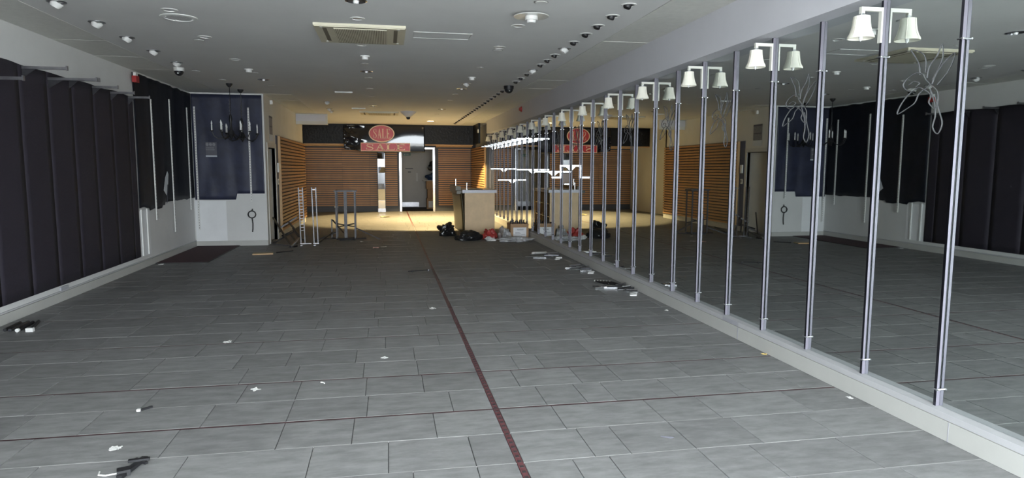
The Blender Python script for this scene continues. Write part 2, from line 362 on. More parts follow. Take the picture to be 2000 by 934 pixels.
def letter(ch, w, h, t=.16, s=.055, d=.01):
    """serif capital in the XZ plane, facing -Y; t stem width, s thin width (fractions of h)"""
    mb = MB(); T = t * w; q = s * h
    fn = lambda u, v, e: (u, e, v)
    def P(*pts): mb.prism(pts, fn, -d, 0)
    if ch == 'L':
        P((.12*w,0),(.12*w+T,0),(.12*w+T,h),(.12*w,h)); P((0,h-q),(.24*w+T,h-q),(.24*w+T,h),(0,h)); P((0,0),(w*.95,0),(w*.95,q),(0,q)); P((w*.85,q),(w*.95,q),(w*.95,.32*h))
    if ch == 'E':
        P((.12*w,0),(.12*w+T,0),(.12*w+T,h),(.12*w,h)); P((0,h-q),(w*.9,h-q),(w*.9,h),(0,h)); P((0,0),(w*.95,0),(w*.95,q),(0,q)); P((.12*w,.5*h-q/2),(w*.68,.5*h-q/2),(w*.68,.5*h+q/2),(.12*w,.5*h+q/2))
        P((w*.83,q),(w*.95,q),(w*.95,.3*h)); P((w*.78,h-q),(w*.9,h-q),(w*.9,.74*h)); P((w*.60,.38*h),(w*.68,.38*h),(w*.68,.62*h),(w*.60,.62*h))
    if ch == 'A':
        P((.42*w,h),(.55*w,h),(.92*w,0),(.92*w-T*1.1,0)); P((.42*w,h),(.50*w,h),(.17*w,0),(.10*w,0)); P((.25*w,.32*h),(.72*w,.32*h),(.72*w,.32*h+q),(.25*w,.32*h+q)); P((0,0),(.3*w,0),(.3*w,q),(0,q)); P((.64*w,0),(w,0),(w,q),(.64*w,q))
    if ch == 'S':
        c = [(.82,.80),(.70,.93),(.48,.975),(.26,.92),(.17,.78),(.24,.64),(.48,.52),(.74,.40),(.84,.24),(.74,.09),(.50,.025),(.26,.07),(.13,.22)]
        wd = [.03,.05,.06,.10,.14,.16,.18,.18,.15,.10,.06,.05,.03]
        L = []; Rr = []
        for i, (x, z) in enumerate(c):
            a = c[max(i-1,0)]; b = c[min(i+1,len(c)-1)]; dx = (b[0]-a[0])*w; dz = (b[1]-a[1])*h; n = math.hypot(dx, dz); k = wd[i] * .5 * min(w, h)
            L.append((x*w - dz/n*k, z*h + dx/n*k)); Rr.append((x*w + dz/n*k, z*h - dx/n*k))
        for i in range(len(c)-1): P(L[i], L[i+1], Rr[i+1], Rr[i])
        P((.76*w,.66*h),(.84*w,.66*h),(.84*w,.95*h),(.78*w,.95*h)); P((.10*w,.05*h),(.16*w,.05*h),(.18*w,.34*h),(.10*w,.34*h))
    return mb
so1 = thing('oval_sale_sign', (-.17, 21.80, 2.625), 'oval red sign reading SALE with cream rim', 'sign')
ov = lambda a, b, n=40: [(a*math.cos(2*PI*i/n), b*math.sin(2*PI*i/n)) for i in range(n)]
fnS = lambda u, v, e: (u, e, v)
MB().prism(ov(.405, .275), fnS, 0, .02).build('rim', 'sign_cream', so1)
MB().prism(ov(.375, .245), fnS, -.006, -.0005).build('oval_panel', 'sign_red', so1)
x = -.27
for ch in 'SALE':
    o = letter(ch, .125, .30, .24, .05, .006).build('letter', 'sign_cream', so1); o.location = (x, -.0065, -.15); x += .14
so2 = thing('sale_banner', (-.05, 21.79, 2.06), 'long red rectangular sign reading SALE in wide cream letters', 'sign')
B(-.78, .78, 0, .02, 0, .27).build('border', 'sign_cream', so2)
B(-.765, .765, -.006, -.0005, .02, .25).build('panel', 'sign_red', so2)
x = -.64
for ch in 'SALE':
    o = letter(ch, .29, .185, .22, .10, .006).build('letter', 'sign_cream', so2); o.location = (x, -.0065, .042); x += .325
# ------------------------------------------------------------------ mirrored column and chrome door frame at the back
mc = thing('mirrored_column', (-.215, 23.45, 0), 'narrow mirrored column standing under the red rectangular sign', 'column')
for z0, z1, rx, rz in ((.12, .40, 3.2, 2), (.41, .80, 4.5, -6), (.81, .98, -1.5, 14), (.99, 1.36, 1.6, -3), (1.37, 1.56, -6, -16), (1.57, 1.84, 2.2, 4), (1.85, 2.05, -3, 20)):
    o = B(-.12, .12, 0, .02, 0, z1 - z0).build('mirror_piece', 'chrome', mc); o.location.z = z0; o.rotation_euler = (math.radians(rx), 0, math.radians(rz))
B(-.12, .12, .03, .2, .12, 2.05).build('casing', 'steel', mc)
B(-.13, .13, -.01, .21, 0, .12).build('plinth', 'steel', mc)
B(-.10, .10, .02, .18, .8, 2.30).build('core', 'dark_steel', mc)
cf = thing('chrome_door_frame', (1.03, 23.74, 0), 'chrome frame around the stock room doorway', 'door frame')
B(-.62, -.55, -.05, .05, 0, 2.2).build('jamb', 'chrome', cf); B(.55, .62, -.05, .05, 0, 2.2).build('jamb', 'chrome', cf); B(-.62, .62, -.05, .05, 2.2, 2.26).build('header', 'chrome', cf)
# ------------------------------------------------------------------ mirrors and rails
rail = thing('wall_rail', (3.10, 0, .153), 'x', 'rail', 'slotted rails between the mirrors')
B(-.023, -.007, -.009, .009, .097, 2.06).build('channel', 'lilac', rail)
B(-.0245, -.0232, -.009, .009, 0, 2.43).build('dark_face', 'rail_face', rail)
B(-.023, 0, -.009, .009, 2.06, 2.43).build('top_block', 'lilac', rail)
B(-.023, 0, -.009, .009, 0, .097).build('bottom_block', 'lilac', rail)
for z in (.097, 2.06):
    MB().tube([(-.032, -.014, z), (.0, -.014, z)], .006, 8).tube([(-.028, -.022, z), (-.028, .018, z)], .005, 6).build('clip', 'chrome', rail)
petal = []   # line drawing of a flower: list of strokes in (u,v), u towards the shop front
petal.append([(.30,.62),(.22,.66),(.12,.60),(.07,.52),(.10,.44),(.18,.40),(.26,.44),(.32,.40),(.38,.46),(.34,.52),(.30,.62)])
petal.append([(.18,.40),(.10,.30),(.04,.18),(.02,.08),(.12,.14),(.22,.22),(.26,.34),(.32,.40)])
petal.append([(.32,.40),(.40,.30),(.38,.20),(.46,.10),(.48,.24),(.46,.36),(.38,.46)])
petal.append([(.40,.46),(.44,.60),(.52,.74),(.62,.84),(.60,.70),(.54,.56),(.46,.44)])
petal.append([(.34,.56),(.36,.72),(.44,.86),(.48,1.0),(.50,.82),(.46,.66),(.40,.52)])
petal.append([(.26,.62),(.24,.78),(.18,.92),(.14,1.02),(.28,.92),(.32,.78),(.32,.64)])
petal.append([(.38,.40),(.44,.20),(.46,.0),(.44,-.16),(.50,-.26),(.54,-.12),(.50,.06),(.44,.30)])
petal.append([(.14,.50),(.20,.54),(.26,.50),(.22,.45)])
def smooth_path(p, k=4):
    out = []
    for i in range(len(p) - 1):
        a = p[max(i-1, 0)]; b = p[i]; c = p[i+1]; d = p[min(i+2, len(p)-1)]
        for j in range(k):
            t = j / k
            out.append(tuple(.5*((2*b[m]) + (-a[m]+c[m])*t + (2*a[m]-5*b[m]+4*c[m]-d[m])*t*t + (-a[m]+3*b[m]-3*c[m]+d[m])*t**3) for m in (0, 1)))
    return out + [p[-1]]
dm = None
def nth(n): return '%d%s' % (n, 'th' if 10 <= n % 100 <= 20 else {1: 'st', 2: 'nd', 3: 'rd'}.get(n % 10, 'th'))
RY = 3.175; PT = .6065; NB = 4; NF = 29
for k in range(-NB, NF):
    yk = RY + k * PT
    even = (k % 2 == 1)
    nr = 28 - k; lab = ('slotted lilac mirror rail with a bell-shade lamp, %s rail' if even else 'slotted lilac mirror rail without a lamp, %s rail') % nth(nr) + ' from the dark end post'
    if k == -NB: rail.location.y = yk; rail['label'] = lab
    elif yk < 20.16: place(rail, (3.10, yk, .153), lab)
    y1 = min(yk + PT - .0105, 20.15); y0 = yk + .0105
    if y1 - y0 < .1: continue
    if k % 2 == 0 and -2 <= k < 16:
        mp = thing('mirror_panel', (3.10, y0, .153), 'tall mirror with a line-drawn flower sticker, %s mirror from the dark end post' % nth(nr), 'mirror', 'mirrors with flower stickers')
        B(0, .022, 0, y1 - y0, .001, 2.45).build('mirror_glass', 'mirror', mp)
        if dm is None:
            mb = MB()
            for s_ in petal:
                mb.tube([(-.002, (.66 - u) * .66 + .02, 1.66 + v * .40) for u, v in smooth_path(s_)], .0026, 4)
            d = mb.build('flower_sticker', 'decal', mp); dm = d.data
        else: d = bpy.data.objects.new('flower_sticker', dm); C.objects.link(d); d.parent = mp
    else:
        mp = B(0, .022, 0, y1 - y0, .001, 2.45).build('mirror_panel', 'mirror'); mp.location = (3.10, y0, .153)
        tag(mp, 'tall plain mirror without sticker, %s mirror from the dark end post' % nth(nr), 'mirror', 'plain mirror panels')
# lamps on every second rail
lamp = thing('wall_lamp', (3.075, 0, 2.30), 'white bell-shade lamp on a square arm fixed to a mirror rail', 'lamp', 'bell-shade lamps along the mirrors')
MB().box(-.012, 0, -.014, .014, .0, .215).build('back_plate', 'arm_paint', lamp)
MB().box(-.154, -.012, -.012, .012, .191, .215).box(-.154, -.130, -.012, .012, .155, .191).build('arm', 'arm_paint', lamp)
MB().lathe([(.012, .148), (.016, .150), (.016, .175), (.010, .178)], (-.142, 0, 0), 12).build('socket', 'chrome', lamp)
prof = [(.052, .158), (.053, .145), (.056, .11), (.062, .075), (.072, .04), (.085, .015), (.086, .0), (.083, .0), (.082, .014), (.069, .04), (.059, .075), (.053, .11), (.050, .145), (.049, .158)]
prof = [(r * .88, .158 - (.158 - z) * .86) for r, z in prof]
sh = MB().lathe(prof + [prof[0]], (-.142, 0, 0), 24, cap=False).build('shade', 'shade_cloth', lamp, True)
mb = MB()
for i in range(6):
    a = i * PI / 3 + .3
    mb.tube([(-.142 + (r + .0005) * math.cos(a), (r + .0005) * math.sin(a), z) for r, z in prof[:7]], .0022, 5)
mb.build('shade_ribs', 'shade_cloth', sh)
MB().lathe([(.002, .006), (.010, .018), (.014, .035), (.014, .10), (.006, .15)], (-.142, 0, 0), 12).build('bulb', 'bulb', lamp, True)
first = True
for k in range(-NB, NF):
    if k % 2 == 1 and RY + k * PT < 20.1:
        lb = 'white bell-shade lamp on a square arm, %s lamp from the dark end post' % nth((27 - k) // 2 + 1)
        if first: lamp.location.y = RY + k * PT; first = False; lamp['label'] = lb
        else: place(lamp, (3.075, RY + k * PT, 2.30), lb)
# ------------------------------------------------------------------ hanging arms on the mirror rails
def make_arm(label, group, L=.34):
    a = thing('hanging_arm', (3.075, 0, 0), label, 'hanging arm', group)
    B(-L, 0, -.012, .012, -.012, .012).build('arm_bar', 'chrome', a)
    MB().prism([(0, -.012), (-.07, -.012), (0, -.075)], lambda u, v, e: (u, e, v), -.006, .006).build('gusset', 'chrome', a)
    MB().lathe([(.0, -.014), (.014, -.014), (.014, .014), (.0, .014)], (-L, 0, 0), 8).build('end_stop', 'chrome', a)
    return a
def at_rail(y): return RY + round((y - RY) / PT) * PT
ua = make_arm('bright chrome arm in the high row along the far mirrors', 'high row of chrome arms')
ys = [RY + k * PT for k in range(18, 28)]
for i, y in enumerate(ys):
    if i == 0: ua.location = (3.075, y, 2.16)
    else: place(ua, (3.075, y, 2.16))
la = make_arm('chrome arm at chest height with triangular bracket, on the mirrors by the counter', 'chest-high chrome arms')
for i, (y, z) in enumerate(((17.72, 1.51), (14.04, 1.49), (12.23, 1.455))):
    if i == 0: la.location = (3.075, at_rail(y), z)
    else: place(la, (3.075, at_rail(y), z))
place(la, (3.075, at_rail(16.44), 1.23), 'lowest chrome arm on the mirrors, behind the counter')['group'] = 'low arm'
sa = thing('stepped_arm', (3.075, at_rail(10.9), 1.56), 'stepped chrome arm with a dropped end on a mirror rail', 'hanging arm')
B(-.17, 0, -.012, .012, -.012, .012).build('arm_bar', 'chrome', sa); B(-.17, -.146, -.012, .012, -.21, -.012).build('drop', 'chrome', sa); B(-.31, -.17, -.012, .012, -.21, -.186).build('lower_bar', 'chrome', sa)
MB().prism([(0, -.012), (-.06, -.012), (0, -.07)], lambda u, v, e: (u, e, v), -.006, .006).build('gusset', 'chrome', sa)
# ------------------------------------------------------------------ left wall: purple paper, arms, black sheet
pp = thing('paper_covering', (XL, 3.0, .175), 'dark purple paper covering most of the left wall in vertical sheets', 'wall covering')
y = 3.0; k = 0
while y < 10.65:
    y1 = min(y + .575, 10.68)
    def fp(u, v, y=y, y1=y1, k=k):
        yy = y + u * (y1 - y); top = 2.545 + .012 * noise.noise(Vector((yy * 2.1, 5, 0))) + .01 * math.sin(yy * 7)
        z = .175 + v * (top - .175)
        return (.008 + .0008 * (k % 2) + .003 * noise.noise(Vector((yy * 3, z * 1.4, 2))) * (v * (1 - v)) * 3, yy - 3.0, z - .175)
    o = MB().grid(6, 18, fp).build('sheet', 'purple_paper', pp, True, fix=False)
    so = o.modifiers.new('thickness', 'SOLIDIFY'); so.thickness = .002
    y = y1 + .0004; k += 1
aL = thing('hanging_arm', (XL + .015, 0, 0), 'x', 'hanging arm', 'arms over the purple paper')
B(0, .30, -.012, .012, .0, .028).build('arm_bar', 'steel', aL)
B(.292, .302, -.014, .014, -.006, .040).build('end_stop', 'steel', aL)
MB().prism([(0, 0), (.09, 0), (0, -.09)], lambda u, v, e: (u, e, v), -.004, .004).build('gusset', 'dark_steel', aL)
LA = 'short steel arm jutting out over the top edge of the purple paper'
for i, (y, z, L) in enumerate(((7.68, 2.505, 1.4), (8.69, 2.515, 1.1), (9.32, 2.505, 1), (9.87, 2.495, 1), (10.5, 2.50, .95), (8.2, 2.46, 1.65))):
    lb = LA if i else 'longer steel arm jutting out over the purple paper, standing alone'
    if i == 0: aL.location = (XL + .015, y, z); aL.scale.x = L; aL['label'] = lb
    else: place(aL, (XL + .015, y, z), lb).scale.x = L
place(aL, (XL + .015, 6.8, 2.29), 'steel arm set lower than the others on the purple paper').scale.x = 1.42
bs = thing('black_sheet', (XL, 10.70, .85), 'black plastic sheet with a ragged lower edge covering the wall beyond the purple paper', 'sheet')
def fbk(u, v):
    y = u * 2.87
    bot = .90 - .85 + .03 * noise.noise(Vector((y * 4, 1, 0))) - (.05 if .42 < y < 1.0 else 0) + (.04 if y > 1.15 else 0)
    top = 2.90 - .85 + .015 * noise.noise(Vector((y * 5, 9, 0)))
    z = bot + v * (top - bot)
    return (.012 + .02 * (1 - v * .6) * noise.noise(Vector((y * 3.5, z * .5, 3))) * 1 + .012 * abs(math.sin(y * 5)), y, z)
o = MB().grid(60, 24, fbk).build('sheet', 'black_plastic', bs, True, fix=False)
mo = o.modifiers.new('thickness', 'SOLIDIFY'); mo.thickness = .002
MB().prism([(1.28, .60), (1.33, .55), (1.29, .38), (1.19, .20), (1.06, .29), (1.17, .50)], lambda u, v, e: (e, u, v), .034, .037).build('torn_flap', 'poster_white', bs)
MB().prism([(1.29, .38), (1.25, .38), (1.17, .06), (1.22, .10)], lambda u, v, e: (e, u, v), .036, .039).build('torn_edge', 'navy_cloth', bs)
cor = thing('alarm_bell', (XL + .085, 10.62, 2.74), 'small dark red alarm box at the corner of the purple paper', 'alarm')
B(-.03, .03, -.06, .06, 0, .09).build('box', 'alarm_red', cor); B(-.02, .02, -.04, .04, .09, .14).build('bracket', 'white', cor)
def upright(loc, L, axis, label, m='white', slots=True, w=.03):
    t = thing('slotted_upright', loc, label, 'upright')
    if axis == 'x': bx = lambda a, b, c, d, z0, z1: B(c, d, a, b, z0, z1)
    else: bx = lambda a, b, c, d, z0, z1: B(a, b, -d, -c, z0, z1)
    bx(-w/2, w/2, 0, .016, 0, L).build('channel', m, t)
    if slots:
        mb = MB()
        for i in range(int(L / .05)):
            z = .03 + i * .05; mb.box(-.004, .004, -.017, -.0155, z, z + .022) if axis == 'y' else mb.box(.0155, .017, -.004, .004, z, z + .022)
        s_ = mb.build('slots', 'ink', t); s_['kind'] = 'stuff'
    return t
upright((XL + .038, 11.33, .68), 1.89, 'x', 'white wall upright nearest the purple paper, over the black sheet')
upright((XL + .038, 12.23, .41), 2.25, 'x', 'longest white wall upright, down the middle of the black sheet')
upright((XL + .038, 13.22, .73), 1.88, 'x', 'white wall upright at the inner corner end of the black sheet')
upright((XL + .002, 10.78, .18), .70, 'x', 'short white batten against the edge of the purple paper', slots=False)
upright((XL + .002, 11.02, .18), .70, 'x', 'short white batten standing free below the black sheet', slots=False)
ns = thing('navy_sheet', (XL + .03, YN, .9), 'navy blue cloth covering the upper part of the short white wall', 'sheet')
def fn_(u, v):
    x = u * 1.27; bot = .0 if x < .76 else .115
    z = bot + v * (2.0 - bot)
    return (x, -.014 - .012 * noise.noise(Vector((x * 5, z * 1.2, 4))) - .006 * abs(math.sin(x * 8 + z)), z)
o = MB().grid(50, 24, fn_).build('cloth', 'navy_cloth', ns, True, fix=False)
mo = o.modifiers.new('thickness', 'SOLIDIFY'); mo.thickness = .003
B(0, 1.27, -.03, 0, 2.0, 2.02).build('top_batten', 'white', ns)
upright((-3.57, YN - .034, .32), 2.34, 'y', 'perforated white upright beside the inner corner on the navy cloth')
upright((-2.605, YN - .034, .86), 1.80, 'y', 'perforated white upright on the navy cloth above the black cable loop')
ps = thing('dark_poster', (-3.30, YN - .034, 1.72), 'small dark poster with grey print on the navy cloth', 'poster')
B(-.10, .10, -.003, 0, 0, .28).build('paper', 'ink', ps)
B(-.10, .10, -.005, -.0031, .0, .025).build('white_band', 'poster_white', ps); B(-.095, .06, -.005, -.0031, .125, .14).build('grey_line', 'poster_grey', ps); B(-.095, .05, -.005, -.0031, .16, .175).build('grey_line', 'poster_grey', ps)
for x in (-.07, -.01, .05): MB().prism(ov(.026, .032, 10), lambda u, v, e, x=x: (x + u, e, .235 + v), -.005, -.0031).build('print_blob', 'poster_grey', ps)
cl = MB().tube([(.07 * math.cos(a) , -.012 - .006 * math.sin(a * 1.5), .34 + .068 * math.sin(a)) for a in [PI/2 + i * .25 for i in range(0, 52)]], .011, 7).tube([(.0, -.012, .27), (.012, -.012, .16), (.008, -.012, .06), (0, -.012, .0)], .011, 7).tube([(0, -.012, .40), (.015, -.012, .45)], .011, 7).build('cable_loop', 'black', None, True)
cl.location = (-2.61, YN - .018, .27); tag(cl, 'coiled black cable hanging on the white wall below the navy cloth', 'cable')
dp = thing('door_poster', (-2.328, 14.30, 2.06), 'grey notice sheet on the cream wall above the side door', 'poster')
B(0, .004, -.19, .19, 0, .50).build('paper', 'poster_grey', dp); B(.004, .006, -.19, .19, .0, .13).build('pale_band', 'poster_white', dp); B(.004, .006, -.17, .17, .28, .30).build('print_line', 'ink', dp); B(.004, .006, -.19, .19, .46, .50).build('dark_band', 'ink', dp)
sw = thing('wall_switch', (-2.316, 14.92, 1.42), 'white thermostat on the blue-grey strip beside the doorway', 'switch')
B(0, .03, -.045, .045, 0, .20).build('housing', 'white', sw); B(.03, .034, -.02, .02, .06, .14).build('rocker', 'off_white', sw)
sw = thing('wall_switch', (-2.316, 14.92, 1.16), 'small dark-buttoned switch below the white thermostat', 'switch')
B(0, .012, -.045, .045, 0, .12).build('plate', 'off_white', sw); B(.012, .018, -.02, .02, .03, .09).build('button', 'ink', sw)
sn = thing('wall_sensor', (-2.33, 14.35, 2.80), 'small white sensor high on the cream wall', 'sensor'); B(0, .05, -.04, .04, 0, .08).build('housing', 'white', sn); B(.05, .056, -.025, .025, .015, .05).build('lens', 'off_white', sn)
vt = thing('bulkhead_vent', (-1.97, 18.2, 2.74), 'long white air grille on the cream bulkhead', 'vent')
B(-.36, .38, -.012, 0, 0, .16).build('frame', 'fascia_paint', vt)
for i in range(6): B(-.34, .36, -.018, -.0125, .012 + i * .024, .026 + i * .024).build('slat', 'fascia_paint', vt)
sn = thing('wall_sensor', (2.83, 20.62, 2.62), 'small white sensor at the end of the black fascia', 'sensor'); B(-.06, -.03, -.05, .05, 0, .11).build('housing', 'white', sn); B(-.034, -.03, -.02, .02, .02, .06).build('lens', 'off_white', sn)
rm = thing('entrance_mat', (-3.24, 12.38, 0), 'dark red floor mat lying against the white walls', 'mat')
B(-.38, .38, -1.16, 1.16, .001, .012).build('pile', 'mat_red', rm); B(-.39, .39, -1.175, -1.16, .001, .010).box(.38, .392, -1.175, 1.16, .001, .01).build('edge', 'black', rm)
# ------------------------------------------------------------------ chandeliers
ch = thing('chandelier', (-2.61, 12.07, 2.0), 'black candle-arm chandelier hanging before the navy cloth, the one farther from the wall', 'chandelier')
MB().lathe([(.0, .93), (.055, .93), (.05, .905), (.02, .87), (.0, .87)], n=14, cap=False).build('ceiling_cap', 'black', ch, True)
MB().tube([(0, 0, .88), (.004, .002, .7), (-.003, 0, .55), (0, 0, .42)], .006, 6).build('cord', 'black', ch)
mb = MB()
for i in range(9):
    z = .42 + i * .028; a = (i % 2) * PI / 2
    mb.tube([(.014 * math.cos(t) * math.cos(a), .014 * math.cos(t) * math.sin(a), z + .02 * math.sin(t)) for t in [j * PI / 4 for j in range(9)]], .003, 5, False)
mb.build('chain', 'dark_steel', ch)
MB().lathe([(.0, .42), (.02, .40), (.03, .33), (.018, .28), (.022, .16), (.05, .12), (.06, .08), (.03, .03), (.012, .0), (.0, -.02)], n=12, cap=False).build('column', 'black', ch, True)
for i in range(6):
    a = i * PI / 3 + .2; ca, sa_ = math.cos(a), math.sin(a)
    arm = MB().tube([(r * ca, r * sa_, z) for r, z in ((.03, .10), (.12, .02), (.20, .0), (.27, .05), (.30, .12))], .009, 6).build('candle_arm', 'black', ch)
    MB().lathe([(.008, .12), (.035, .135), (.035, .14), (.012, .14)], (.30 * ca, .30 * sa_, 0), 10).build('drip_pan', 'black', arm)
    MB().lathe([(.011, .14), (.011, .23), (0, .23)], (.30 * ca, .30 * sa_, 0), 8).build('candle_tube', 'white', arm)
    MB().lathe([(.006, .23), (.013, .255), (.008, .285), (.001, .305)], (.30 * ca, .30 * sa_, 0), 8).build('bulb', 'bulb', arm, True)
place(ch, (-2.61, 12.95, 2.0), 'black candle-arm chandelier hanging right against the navy cloth', rz=.5)
# ------------------------------------------------------------------ ceiling fittings
def fitting(name, label, cat, group, x, y): return thing(name, (x, y, ZC), label, cat, group)
def ring_mb(r0, r1, h=.008): return MB().lathe([(r0, -.0005), (r0, -h), (r1, -h * .6), (r1, -.0005), (r0, -.0005)], n=24, cap=False)
# black eyeball spots in the dense row
sp = thing('eyeball_spotlight', (2.09, 5.65, ZC), 'black-centred recessed spotlight in the dense row along the ceiling tiles above the mirrors', 'spotlight', 'dense row of recessed spotlights')
ring_mb(.052, .068).build('trim_ring', 'white', sp, True)
MB().lathe([(.0, -.002), (.052, -.002)], n=24, cap=False).build('recess', 'black', sp)
o = MB().lathe([(.0, -.034), (.030, -.033), (.034, -.028), (.034, .0)], n=18, cap=False).build('lamp_head', 'black', sp, True); o.rotation_euler = (0, .35, 0); o.location.x = -.008
ysp = [5.22, 5.65, 6.08, 6.51, 6.92, 7.38, 8.24, 8.63, 9.03, 9.92, 10.38, 10.81] + [12.11 + .435 * i for i in range(21)]
for i, y in enumerate(ysp):
    nc = sum(1 for q in ysp if min(y, 11.43) <= q <= max(y, 11.43))
    lb = 'black-centred recessed spotlight, %s from the all-black dome camera towards %s' % (nth(nc), 'the shop entrance' if y < 11.43 else 'the back fascia')
    if i == 0: sp.location.y = y; sp['label'] = lb
    else: place(sp, (2.09, y, ZC), lb, rz=R.uniform(-.6, .6))
# white eyeball spots
ws = thing('white_eyeball_spotlight', (-2.79, 6.52, ZC), 'white tilted eyeball spotlight in the row above the purple paper', 'spotlight', 'white eyeball spotlights above the purple paper')
ring_mb(.056, .078).build('trim_ring', 'steel', ws, True)
o = MB().lathe([(.0, -.055), (.036, -.050), (.050, -.02), (.054, .0)], n=18, cap=False).build('eyeball', 'white', ws, True); o.rotation_euler = (0, .55, 0); o.location = (.006, 0, -.002)
for i, y in enumerate((6.52, 7.33, 8.1, 8.94, 9.85)):
    if i == 0: ws.location.y = y
    else: place(ws, (-2.79, y, ZC), rz=R.uniform(-.3, .3))
place(ws, (2.09, 7.8, ZC), 'broken white spotlight hanging in the dense row next to damaged plaster', 'odd white spotlights')
place(ws, (2.09, 9.55, ZC), 'larger white eyeball in the dense row of black spotlights', 'odd white spotlights', rz=2.6)
place(ws, (1.32, 11.24, ZC), 'white tilted eyeball behind the smoke detector near the dense row', 'odd white spotlights')
for x, y in ((-1.25, 14.9), (-1.35, 16.6), (-1.35, 17.2)): place(ws, (x, y, ZC), 'white eyeball spotlight near the cream bulkhead', 'white spotlights by the bulkhead', rz=R.uniform(-1, 1))
# flat rings
fr = thing('recessed_downlight', (0, 0, ZC), 'flat round recessed downlight with pale rim', 'downlight', 'flat recessed downlights')
ring_mb(.050, .072).build('trim_ring', 'white', fr, True); MB().lathe([(.0, -.002), (.050, -.002)], n=20, cap=False).build('lens', 'steel', fr)
flat = [(1.31, 6.67), (1.32, 7.86), (-1.92, 6.64), (-1.94, 7.9), (-.27, 8.02), (-.26, 6.66), (-1.95, 9.42)]
for i, (x, y) in enumerate(flat):
    lb = 'flat round recessed downlight ' + ('just past the dish detector', 'in line past the dish detector, beside the dense row', 'touching the large round speaker', 'just past the large round speaker', 'right behind the nearer air conditioner', 'right before the nearer air conditioner', 'between the round speaker and the chandeliers')[i]
    if i == 0: fr.location = (x, y, ZC); fr['label'] = lb
    else: place(fr, (x, y, ZC), lb)
# chrome reflector downlights
cd = thing('chrome_downlight', (0, 0, ZC), 'recessed downlight with chrome reflector and clear lamp', 'downlight', 'chrome reflector downlights')
ring_mb(.078, .095, .01).build('trim_ring', 'chrome', cd, True); MB().lathe([(.0, -.002), (.078, -.003)], n=20, cap=False).build('reflector', 'dark_steel', cd); MB().lathe([(.0, -.03), (.02, -.026), (.026, -.006), (.026, -.003)], n=12, cap=False).build('lamp', 'bulb', cd, True)
for i, (x, y) in enumerate(((-.24, 5.97), (-.28, 10.15), (-1.94, 11.41), (1.32, 11.96), (-.3, 15.6), (1.3, 16.1))):
    lb = 'chrome reflector downlight with clear lamp ' + ('well before the nearer air conditioner', 'between the two air conditioners', 'beside the smoke detector near the chandeliers', 'past the smoke detector beside the dense row', 'just before the farther air conditioner', 'beside the white saucer unit')[i]
    if i == 0: cd.location = (x, y, ZC); cd['label'] = lb
    else: place(cd, (x, y, ZC), lb)
# blanking discs
bd = thing('blanking_disc', (0, 0, ZC), 'small white blanking disc on the ceiling', 'disc', 'white ceiling discs')
MB().lathe([(.0, -.010), (.05, -.008), (.058, -.0005)], n=20, cap=False).build('disc', 'white', bd, True); ring_mb(.058, .064, .004).build('rim', 'steel', bd, True)
for i, (x, y) in enumerate(((1.32, 5.71), (1.33, 8.06), (1.31, 9.47), (-2.05, 8.1), (-1.94, 10.65), (-1.96, 12.21), (-2.75, 10.62), (-.29, 9.43), (-.27, 10.87), (-.29, 12.3), (-.29, 13.68), (1.31, 14.04), (-2.61, 11.6), (-2.62, 13.2), (1.29, 17.6), (1.3, 12.87))):
    lb = 'small white ceiling disc ' + ('before the dish detector', 'touching a flat downlight beside the dense row', 'before the smoke detector beside the dense row', 'touching the flat downlight past the round speaker', 'touching the smoke detector near the chandeliers', 'past the chrome downlight near the chandeliers', 'beside the white-bodied dome camera', 'past the smoke detector behind the nearer air conditioner', 'just past the chrome downlight between the air conditioners', 'beside the diffuser bar on the bare ceiling', 'between the two diffuser bars', 'between the black dome camera and the saucer unit', 'in front of the chandeliers', 'behind the chandeliers at the navy cloth', 'behind the white saucer unit', 'past the chrome downlight beside the dense row')[i]
    if i == 0: bd.location = (x, y, ZC); bd['label'] = lb
    else: place(bd, (x, y, ZC), lb)
# smoke detectors
sd = thing('smoke_detector', (0, 0, ZC), 'white cylindrical smoke detector', 'smoke detector', 'smoke detectors')
MB().lathe([(.0, -.014), (.058, -.014), (.06, -.0005)], n=20, cap=False).build('base', 'white', sd, True); MB().lathe([(.0, -.05), (.036, -.048), (.042, -.036), (.042, -.014)], n=18, cap=False).build('head', 'white', sd, True)
for i, (x, y) in enumerate(((-1.95, 10.29), (1.32, 10.48), (-.26, 8.8))):
    lb = 'white cylindrical smoke detector ' + ('near the chandeliers', 'beside the dense row of spotlights', 'behind the nearer air conditioner')[i]
    if i == 0: sd.location = (x, y, ZC); sd['label'] = lb
    else: place(sd, (x, y, ZC), lb)
gd = fitting('dish_detector', 'white detector set in a clear dish near the mirrors', 'detector', None, 1.33, 6.15)
MB().lathe([(.05, -.024), (.16, -.028), (.165, -.022), (.05, -.018)], n=28, cap=False).build('dish', 'glass_dish', gd, True); MB().lathe([(.0, -.085), (.04, -.083), (.045, -.06), (.06, -.058), (.06, -.0005)], n=18, cap=False).build('head', 'white', gd, True)
sk = fitting('ceiling_speaker', 'large round white ceiling speaker with four bright screws', 'speaker', None, -1.93, 6.95)
ring_mb(.13, .165, .012).build('rim', 'white', sk, True); MB().lathe([(.0, -.006), (.13, -.006)], n=28, cap=False).build('grille', 'speaker_grille', sk)
for i in range(4):
    a = i * PI / 2 + .5; MB().lathe([(.0, -.012), (.010, -.011), (.011, -.006)], (.12 * math.cos(a), .12 * math.sin(a), 0), 8, cap=False).build('screw', 'white', sk)
